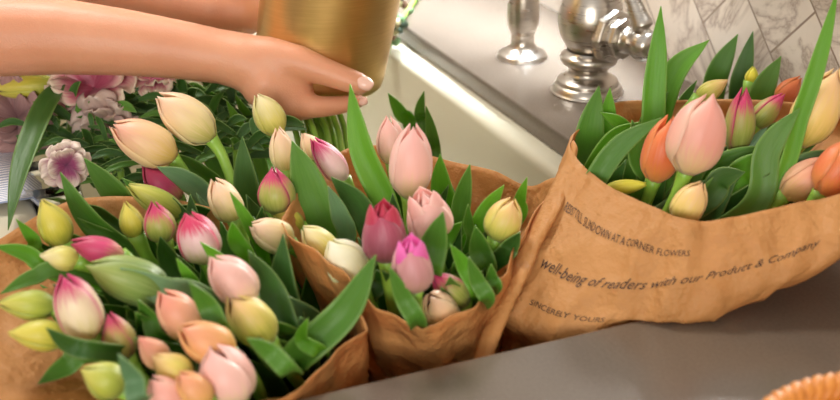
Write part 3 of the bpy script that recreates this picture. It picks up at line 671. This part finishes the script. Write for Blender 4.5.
# ------------------------------------------------------------------ leaves seen in the photograph (base ... tip)
for a in [
 ('A', [(255,230),(246,185),(242,136)], 27, 'd', -.01), ('A', [(320,238),(309,188),(292,141)], 38, 'm', .01), ('A', [(345,245),(340,215),(328,186)], 20, 'g', .01),
 ('A', [(242,145),(225,112),(204,88)], 22, 'm', -.02), ('A', [(264,148),(250,122),(235,94)], 15, 'b', -.02), ('A', [(140,222),(112,190),(84,158)], 28, 'm', .0),
 ('A', [(212,206),(186,180),(157,167)], 22, 'g', .01), ('A', [(118,245),(85,215),(60,172)], 24, 'm', .01), ('A', [(64,276),(28,254),(-6,246)], 18, 'b', .02),
 ('A', [(74,272),(34,277),(0,294)], 17, 'm', .035), ('A', [(52,262),(34,240),(16,219)], 14, 'b', .02), ('A', [(207,305),(192,282),(176,258)], 15, 'b', .02),
 ('A', [(224,336),(208,306),(189,282)], 23, 'm', .035), ('A', [(292,362),(345,312),(376,255)], 34, 'm', .00), ('A', [(302,356),(284,296),(283,234)], 34, 'd', -.02),
 ('A', [(292,345),(272,292),(248,250)], 30, 'd', .0), ('A', [(292,372),(270,352),(247,338)], 20, 'm', .03), ('A', [(148,402),(134,378),(118,354)], 22, 'g', .03),
 ('A', [(108,352),(72,346),(46,328)], 20, 'd', .03), ('A', [(100,352),(66,366),(38,384)], 22, 'm', .01), ('A', [(200,300),(165,292),(120,268)], 34, 'g', .03),
 ('A', [(262,250),(248,222),(230,192)], 14, 'b', .02), ('A', [(252,292),(222,262),(200,242)], 16, 'b', .02), ('A', [(240,172),(205,150),(170,128)], 22, 'm', -.03),
 ('A', [(215,166),(190,150),(172,130)], 16, 'b', -.02), ('A', [(250,262),(236,240),(232,222)], 18, 'b', .025), ('A', [(196,300),(170,262),(160,236)], 24, 'd', -.01),
 ('A', [(322,352),(302,340),(308,318)], 16, 'b', .01), ('A', [(240,240),(205,216),(180,205)], 20, 'd', -.01), ('A', [(150,330),(140,300),(150,275)], 22, 'd', .0),
 ('A', [(250,152),(230,120),(213,84)], 18, 'm', -.03), ('A', [(262,168),(242,130),(226,100)], 14, 'b', -.02), ('A', [(236,172),(208,140),(188,122)], 18, 'd', -.03),
 ('A', [(228,204),(198,172),(168,152)], 20, 'm', -.01), ('A', [(184,244),(152,204),(122,178)], 22, 'm', -.02), ('A', [(128,236),(100,214),(84,204)], 16, 'd', .0),
 ('A', [(268,262),(262,232),(262,206)], 18, 'd', .0), ('A', [(212,262),(190,246),(174,248)], 14, 'b', .02), ('A', [(168,344),(150,318),(138,300)], 18, 'm', .01),
 ('B', [(388,212),(362,150),(350,84)], 27, 'b', .02), ('B', [(378,246),(358,205),(331,177)], 27, 'd', .0), ('B', [(412,136),(400,112),(388,93)], 15, 'b', -.03),
 ('B', [(424,135),(420,112),(424,91)], 12, 'm', -.03), ('B', [(436,165),(432,135),(426,106)], 13, 'm', -.02), ('B', [(452,232),(442,190),(440,154)], 24, 'b', .0),
 ('B', [(456,240),(462,200),(470,164)], 20, 'm', .0), ('B', [(470,246),(468,225),(468,204)], 12, 'm', .01), ('B', [(428,276),(434,245),(443,212)], 30, 'm', .03),
 ('B', [(418,324),(404,298),(389,266)], 20, 'm', .025), ('B', [(478,296),(465,268),(450,244)], 18, 'b', .02), ('B', [(486,302),(478,282),(468,257)], 17, 'm', .02),
 ('B', [(484,275),(480,250),(475,226)], 24, 'm', .01), ('B', [(474,232),(488,208),(504,185)], 18, 'b', .02), ('B', [(516,222),(520,200),(527,177)], 13, 'b', .02),
 ('B', [(494,290),(492,278),(491,264)], 13, 'm', .02), ('B', [(402,222),(398,196),(405,168)], 22, 'd', .0), ('B', [(366,300),(380,282),(376,270)], 22, 'd', .0),
 ('B', [(395,292),(380,275),(366,262)], 20, 'd', .0), ('B', [(500,258),(510,246),(520,232)], 20, 'd', .02), ('B', [(436,258),(448,236),(462,222)], 18, 'b', .0),
 ('C', [(642,178),(655,80),(661,6)], 24, 'b', .03), ('C', [(645,150),(672,76),(709,40)], 27, 'b', .02), ('C', [(655,150),(668,105),(683,69)], 15, 'm', .0),
 ('C', [(668,140),(680,108),(697,80)], 13, 'm', .0), ('C', [(700,125),(718,72),(738,34)], 24, 'm', .0), ('C', [(728,130),(741,80),(753,31)], 22, 'd', .01),
 ('C', [(742,145),(762,92),(781,56)], 26, 'm', .01), ('C', [(765,200),(802,110),(822,50),(838,-12)], 18, 'b', .04), ('C', [(585,168),(590,130),(599,86)], 30, 'm', .03),
 ('C', [(592,172),(606,128),(610,88)], 22, 'b', .02), ('C', [(588,192),(618,148),(661,118)], 23, 'm', .045), ('C', [(585,184),(612,140),(640,122)], 20, 'b', .03),
 ('C', [(676,206),(725,168),(773,146)], 34, 'm', .02), ('C', [(745,215),(768,150),(800,108)], 28, 'm', .03), ('C', [(648,180),(625,130),(600,112)], 18, 'b', .02),
 ('C', [(655,198),(640,158),(632,120)], 28, 'm', .03), ('C', [(720,190),(746,170),(770,152)], 30, 'b', .04), ('C', [(770,210),(800,170),(836,150)], 30, 'd', .03),
 ('C', [(700,205),(720,180),(745,172)], 26, 'd', .04), ('C', [(640,160),(650,120),(668,92)], 22, 'm', .01),
]: leaf(*a, twist=random.uniform(-.5, .5), fold=random.uniform(.2, .45))
# leaves deeper in the bouquets
def filler(bq, n, cen_px, ru, rv, ztop, seedv, excl=None):
    r = random.Random(seedv)
    for _ in range(n):
        a = r.uniform(0, 2*PI); q = math.sqrt(r.random()); u = cen_px[0]+ru*q*math.cos(a); v = cen_px[1]+rv*q*math.sin(a)
        tp = Pz(u, v, ztop+r.uniform(-.02, .015))
        best = min(TUL[bq], key=lambda k: (k[0]-u)**2+(k[1]-v)**2+r.uniform(0, 2500)); ft_ = best[3]
        low = V((tp.x, tp.y, tp.z)).lerp(V((ft_.x, ft_.y, tp.z-.16)), .6); low.z = tp.z-.13
        m_ = tp.lerp(low, .5)+V((r.uniform(-.012, .012), r.uniform(-.012, .012), .01))
        leaf_mesh([low, m_, tp], r.uniform(.016, .030), LM[r.choice('dmmdg')], best[2], .35, r.uniform(-.8, .8), shape=.45)
filler('A', 95, (170, 275), 150, 95, .025, 5); filler('B', 44, (430, 235), 85, 60, .025, 6); filler('C', 36, (715, 150), 110, 35, .055, 9)

# ------------------------------------------------------------------ ruffled flowers, lily bud, greenery and stems behind
def ruffled(u, v, t, size, n, mk, label, face, seedv, layers=2):
    r = random.Random(seedv); c = P(u, v, t); R0 = size*t/FPX
    e = thing('ruffled_flower', V((c.x, c.y, SF+.003)), label, 'flower', 'ruffled blooms behind the left bouquet')
    M = axis_matrix(c, face)
    for ly in range(layers):
        for k in range(n-ly):
            ph = 2*PI*(k+.5*ly)/(n-ly)+r.uniform(-.2, .2); vs, uvs = [], []; up = .25+.6*ly+r.uniform(-.15, .15); Lp = R0*(1-.25*ly)*r.uniform(.85, 1.1)
            for j in range(12):
                w = j/11
                for i in range(17):
                    x = -1+2*i/16; wd = Lp*.62*(.2+.8*math.sin(PI/2*min(1, w*1.25)))*(math.sqrt(max(.0, 1-max(0, (w-.7)/.34)**2)) if w > .7 else 1)
                    rad = Lp*w; ru = math.sin(x*7+k*2+seedv)*.12*Lp*w*w+math.sin(x*15+k)*.05*Lp*w*w
                    vs.append(M @ V((rad*math.cos(ph)-x*wd*math.sin(ph), rad*math.sin(ph)+x*wd*math.cos(ph), Lp*up*w**1.2-.3*Lp*w*w*(x*x)+ru)))
                    uvs.append(((x+1)/2, w))
            o = mesh_obj('petal', vs, grid_faces(17, 12), PM[mk], e, uvs=uvs); solid(o, .0006)
    cps = [V((c.x, c.y, SF+.003)), V((c.x, c.y, (c.z+SF)*.5)), c-V(face).normalized()*.02-V((0, 0, .01)), c]
    g = tube([catmull(cps, 3*i/11) for i in range(12)], [.003]*12, 8); mesh_obj('stem', g[0], g[1], STEM, e)
    return e
tocam = -FW
RL = []
RL.append(ruffled(94, 88, 1.135, 46, 5, 'ruffle', 'ruffled flower with pink centred cream petals just under the forearm', tocam+UP*.5-RT*.2, 1))
RL.append(ruffled(106, 122, 1.12, 34, 5, 'mauvecream', 'pale mauve cream ruffled flower below the pink one', tocam-UP*.6, 2))
ruffled(156, 76, 1.14, 26, 5, 'ruffle', 'deep pink ruffled flower edge showing under the wrist', tocam+UP*.7, 3)
RL.append(ruffled(67, 165, 1.03, 25, 5, 'purplecream', 'small purple ruffled flower with cream frilled edge', tocam-UP*.3+RT*.2, 4))
RL.append(ruffled(18, 118, 1.15, 44, 6, 'dusky', 'dusky mauve ruffled flower in shade at the left edge', tocam+UP*.2, 5, 3))
tulip('R', (P(40,120,1.1).x, P(40,120,1.1).y, SF+.004), 24, 87, Pz(24, 87, .42-1.14*((sp)-(113/FPX)*cp)).z, 24, 68, -95, 'yellowbud', 'yellow green lily bud lying under the forearm at the left edge', kind='slim', tilt=5)
# drooping strap leaf of the mauve flower
e5 = RL[-1]; leaf_mesh([P(60, 84, 1.12), P(44, 108, 1.09), P(22, 165, 1.04), P(8, 230, .99)], .021, LM['d'], e5, .3, .3, shape=.4)
# dark feathery greenery
def greenery(u, v, t, n, ru, rv, ln, wd, label, seedv):
    r = random.Random(seedv); c = P(u, v, t)
    e = thing('greenery_sprig', V((c.x, c.y, SF+.003)), label, 'foliage', 'green sprigs behind the left bouquet')
    cps = [V((c.x, c.y, SF+.003)), c-V((0, 0, .05)), c]
    g = tube([catmull(cps, 2*i/7) for i in range(8)], [.003]*8, 8); mesh_obj('stem', g[0], g[1], STEM, e)
    for k in range(n):
        a = P(u+r.uniform(-ru, ru), v+r.uniform(-rv, rv), t+r.uniform(-.04, .04)); an = math.radians(r.uniform(-120, 120)); l_ = ln*r.uniform(.6, 1.2)*t/FPX
        d = RT*math.sin(an)+UP*math.cos(an)*.6-FW*r.uniform(-.2, .5)
        leaf_mesh([a, a+d*l_*.5+UP*.002, a+d*l_-UP*.004], wd*r.uniform(.6, 1.1)*t/FPX, LM[r.choice('dddm')], e, .3, r.uniform(-.8, .8), shape=.45)
greenery(120, 122, 1.15, 60, 55, 28, 44, 9, 'dark narrow leaved sprig between ruffled flowers and cream tulips', 1)
greenery(205, 112, 1.17, 50, 40, 22, 44, 11, 'dark green sprig below the wrist behind the cream tulips', 2)
greenery(60, 142, 1.13, 36, 34, 20, 40, 7, 'feathery green sprig above the small purple flower', 3)
greenery(120, 165, 1.09, 56, 58, 24, 44, 8, 'thin leaved sprig below the small purple flower', 4)
greenery(235, 140, 1.09, 40, 34, 18, 46, 11, 'broad leaved sprig left of the slim pale yellow tulip', 5)
greenery(160, 100, 1.20, 50, 75, 16, 46, 12, 'shaded leafy sprig directly under the forearm', 6)
# upright green stems below the hand
for k in range(9):
    u0 = 296+k*6.0; r = random.Random(40+k); t0 = 1.12+r.uniform(-.03, .04)
    a = P(u0-10-r.uniform(0, 8), 96, t0+.03); b_ = P(u0+4, 150, t0); ft_ = b_+(b_-a)*1.5; ft_.z = SF+.004
    cps = [ft_, b_.lerp(ft_, .4), b_, a.lerp(b_, .5)+RT*.002, a]
    g = tube([catmull(cps, 4*i/15) for i in range(16)], [.0029]*16, 8)
    o = mesh_obj('flower_stem', g[0], g[1], STEM, origin=ft_); tag(o, 'thin green cut stem standing in the row just below the hand', 'flower stem', 'upright green stems below the hand')
# bead-like filler sprig in the far corner of the sink
mint = simple('mint_bud', S(120,166,116), .5); creamb = simple('cream_bud', S(220,214,170), .5); brownb = simple('brown_bud', S(120,84,60), .6); dgr = simple('dark_bud', S(44,62,40), .6)
cq = Pz(414, 2, .002); e = thing('filler_sprig', cq, 'small sprig of mint and brown buds hanging over the worktop edge behind the vase', 'plant'); r = random.Random(3)
g = tube([P(386, 58, 1.425), P(392, 38, 1.43), Pz(402, 20, .006), Pz(414, 2, .005), Pz(424, -14, .004)], [.0025]*5, 8); mesh_obj('stem', g[0], g[1], STEM, e)
for k in range(46):
    u_ = r.uniform(386, 412)-max(0, 0); v_ = r.uniform(-14, 44); u_ -= max(0, v_-8)*.35
    if u_ > 402 and v_ > 22: u_ -= 14
    c_ = P(u_, v_, 1.425+r.uniform(-.012, .012)); rr = r.uniform(.003, .0055)
    M = axis_matrix(c_, (r.uniform(-1, 1), r.uniform(-1, 1), r.uniform(0, 1)+.1))
    g = lathe(smooth_profile([(.0001, -rr*1.2), (rr*.8, -rr*.7), (rr, .1*rr), (rr*.7, rr*.9), (rr*.35, rr*1.3), (.0001, rr*1.2)], 2), 8, M)
    mesh_obj('bud', g[0], g[1], r.choice([mint, mint, creamb, brownb, dgr]) if v_ > 6 else r.choice([brownb, creamb, brownb, dgr]), e)

# glass jar and striped cloth at the far left
GLASS = simple('clear_glass', (1, 1, 1), .03, 0, **{'Transmission Weight': 1.0, 'IOR': 1.45})
jb = P(42, 190, 1.10); jz = SF+.003
g = lathe([(.0001, 0), (.032, 0), (.035, .003), (.035, .17), (.033, .185), (.033, .20), (.0315, .20), (.0315, .184), (.0325, .17), (.0325, .006), (.0001, .005)], 40, Matrix.Translation(V((jb.x, jb.y, jz))))
o = mesh_obj('glass_jar', g[0], g[1], GLASS, origin=(jb.x, jb.y, jz)); tag(o, 'clear glass jar standing behind the left bouquet', 'jar')
m, nt, b = newmat('striped_cloth'); uvn = nt.nodes.new('ShaderNodeUVMap'); wv = N(nt, 'ShaderNodeTexWave', Scale=14.0); L(nt, uvn.outputs[0], wv.inputs[0])
L(nt, ramp(nt, wv.outputs['Fac'], [(.55, S(236,236,240)), (.62, S(150,160,190))]), b.inputs['Base Color']); b.inputs['Roughness'].default_value = .9; CLOTH = m
vs, uvs = [], []
for j in range(24):
    s_ = j/23
    for i in range(14):
        x = -1.20+.20*i/13
        if s_ < .45: y, z = .078+.012, -.20+.18*s_/.45
        elif s_ < .6: y, z = .09-.062*(s_-.45)/.15, -.012
        else: y, z = .024, -.012-.18*(s_-.6)/.4
        vs.append(V((x, y+.004*math.sin(i*1.4+s_*3), z+.002*math.sin(i)))); uvs.append((i/13, s_))
o = mesh_obj('dish_towel', vs, grid_faces(14, 24), CLOTH, uvs=uvs, origin=(-1.1, .05, -.02)); solid(o, .0015); tag(o, 'white striped dish towel draped over the sink front at far left', 'towel')

# ------------------------------------------------------------------ wicker basket at the lower right
bc = V(P(866, 380, Tz(866, 380, .058))); bcx = bc-FH*.082+RT*.004; bcx.z = 0
e = thing('wicker_basket', bcx, 'orange brown woven wicker basket with braided rim at lower right corner', 'basket')
RB = .082; parts = []
for s_ in range(3):
    pts = [bcx+V(((RB+.0042*math.cos(24*a+s_*2*PI/3))*math.cos(a), (RB+.0042*math.cos(24*a+s_*2*PI/3))*math.sin(a), .055+.0042*math.sin(24*a+s_*2*PI/3))) for a in [2*PI*i/260 for i in range(261)]]
    parts.append(tube(pts, [.0042]*261, 8, False))
g = merge(*parts); mesh_obj('braided_rim', g[0], g[1], WICKER, e)
parts = []
for j in range(9):
    z = .003+.0055*j; pts = [bcx+V(((RB-.012+.001*j+.0022*math.sin(16*a+PI*j))*math.cos(a), (RB-.012+.001*j+.0022*math.sin(16*a+PI*j))*math.sin(a), z)) for a in [2*PI*i/128 for i in range(129)]]
    parts.append(tube(pts, [.003]*129, 6, False))
parts.append(lathe([(.0001, .001), (RB-.012, .001), (RB-.012, .004), (.0001, .004)], 32, Matrix.Translation(bcx)))
g = merge(*parts); mesh_obj('woven_side', g[0], g[1], WICKER, e)

# ------------------------------------------------------------------ light
def area(name, loc, target, sx, sy, power, col):
    l = bpy.data.lights.new(name, 'AREA'); l.shape = 'RECTANGLE'; l.size = sx; l.size_y = sy; l.energy = power; l.color = col
    o = bpy.data.objects.new(name, l); COL.objects.link(o); o.location = loc
    o.rotation_euler = (V(target)-V(loc)).to_track_quat('-Z', 'Y').to_euler(); return o
area('window_sun_glow', (-2.05, 1.70, .80), (-.70, .40, .03), .45, .35, 34, (1.0, .97, .92))
area('worktop_fill_strip', (-1.17, .69, .46), (-1.16, .665, .0), .86, .05, 3.9, (.80, .90, 1.0)).data.spread = math.radians(46)  # added strip that brightens the back worktop; not a real source at the sill
area('overhead_fill', (-1.75, .0, 1.65), (-.85, .25, 0), .4, .4, 18, (1.0, .96, .90))  # invented fill from upper left for the flowers; no actual lamp hangs there
area('low_front_fill', (1.2, -.9, .62), (-.7, .4, .03), 1.0, .5, 24, (1.0, .95, .87))  # added low fill to lift the paper fronts; no known window on that side
w = bpy.data.worlds.new('World'); bpy.context.scene.world = w; w.use_nodes = True
nt = w.node_tree; bg = nt.nodes['Background']; tc = nt.nodes.new('ShaderNodeTexCoord'); s = nt.nodes.new('ShaderNodeSeparateXYZ'); L(nt, tc.outputs['Generated'], s.inputs[0])
L(nt, ramp(nt, math_(nt, 'ADD', math_(nt, 'MULTIPLY', s.outputs[2], .5), .5), [(.35, S(150,124,100)), (.55, S(226,216,204)), (.8, S(244,238,230))]), bg.inputs[0]); bg.inputs[1].default_value = .52

# ------------------------------------------------------------------ camera
cam = bpy.data.cameras.new('camera'); cam.sensor_width = 36; cam.lens = 36*FPX/840; cam.clip_start = .02
cam.dof.use_dof = True; cam.dof.focus_distance = 1.0; cam.dof.aperture_fstop = 6.3
co = bpy.data.objects.new('camera', cam); COL.objects.link(co)
M = Matrix((RT, UP, -FW)).transposed().to_4x4(); M.translation = CAM; co.matrix_world = M
sc = bpy.context.scene; sc.camera = co
sc.view_settings.view_transform = 'Standard'; sc.view_settings.look = 'None'; sc.view_settings.exposure = .55; sc.view_settings.gamma = 1
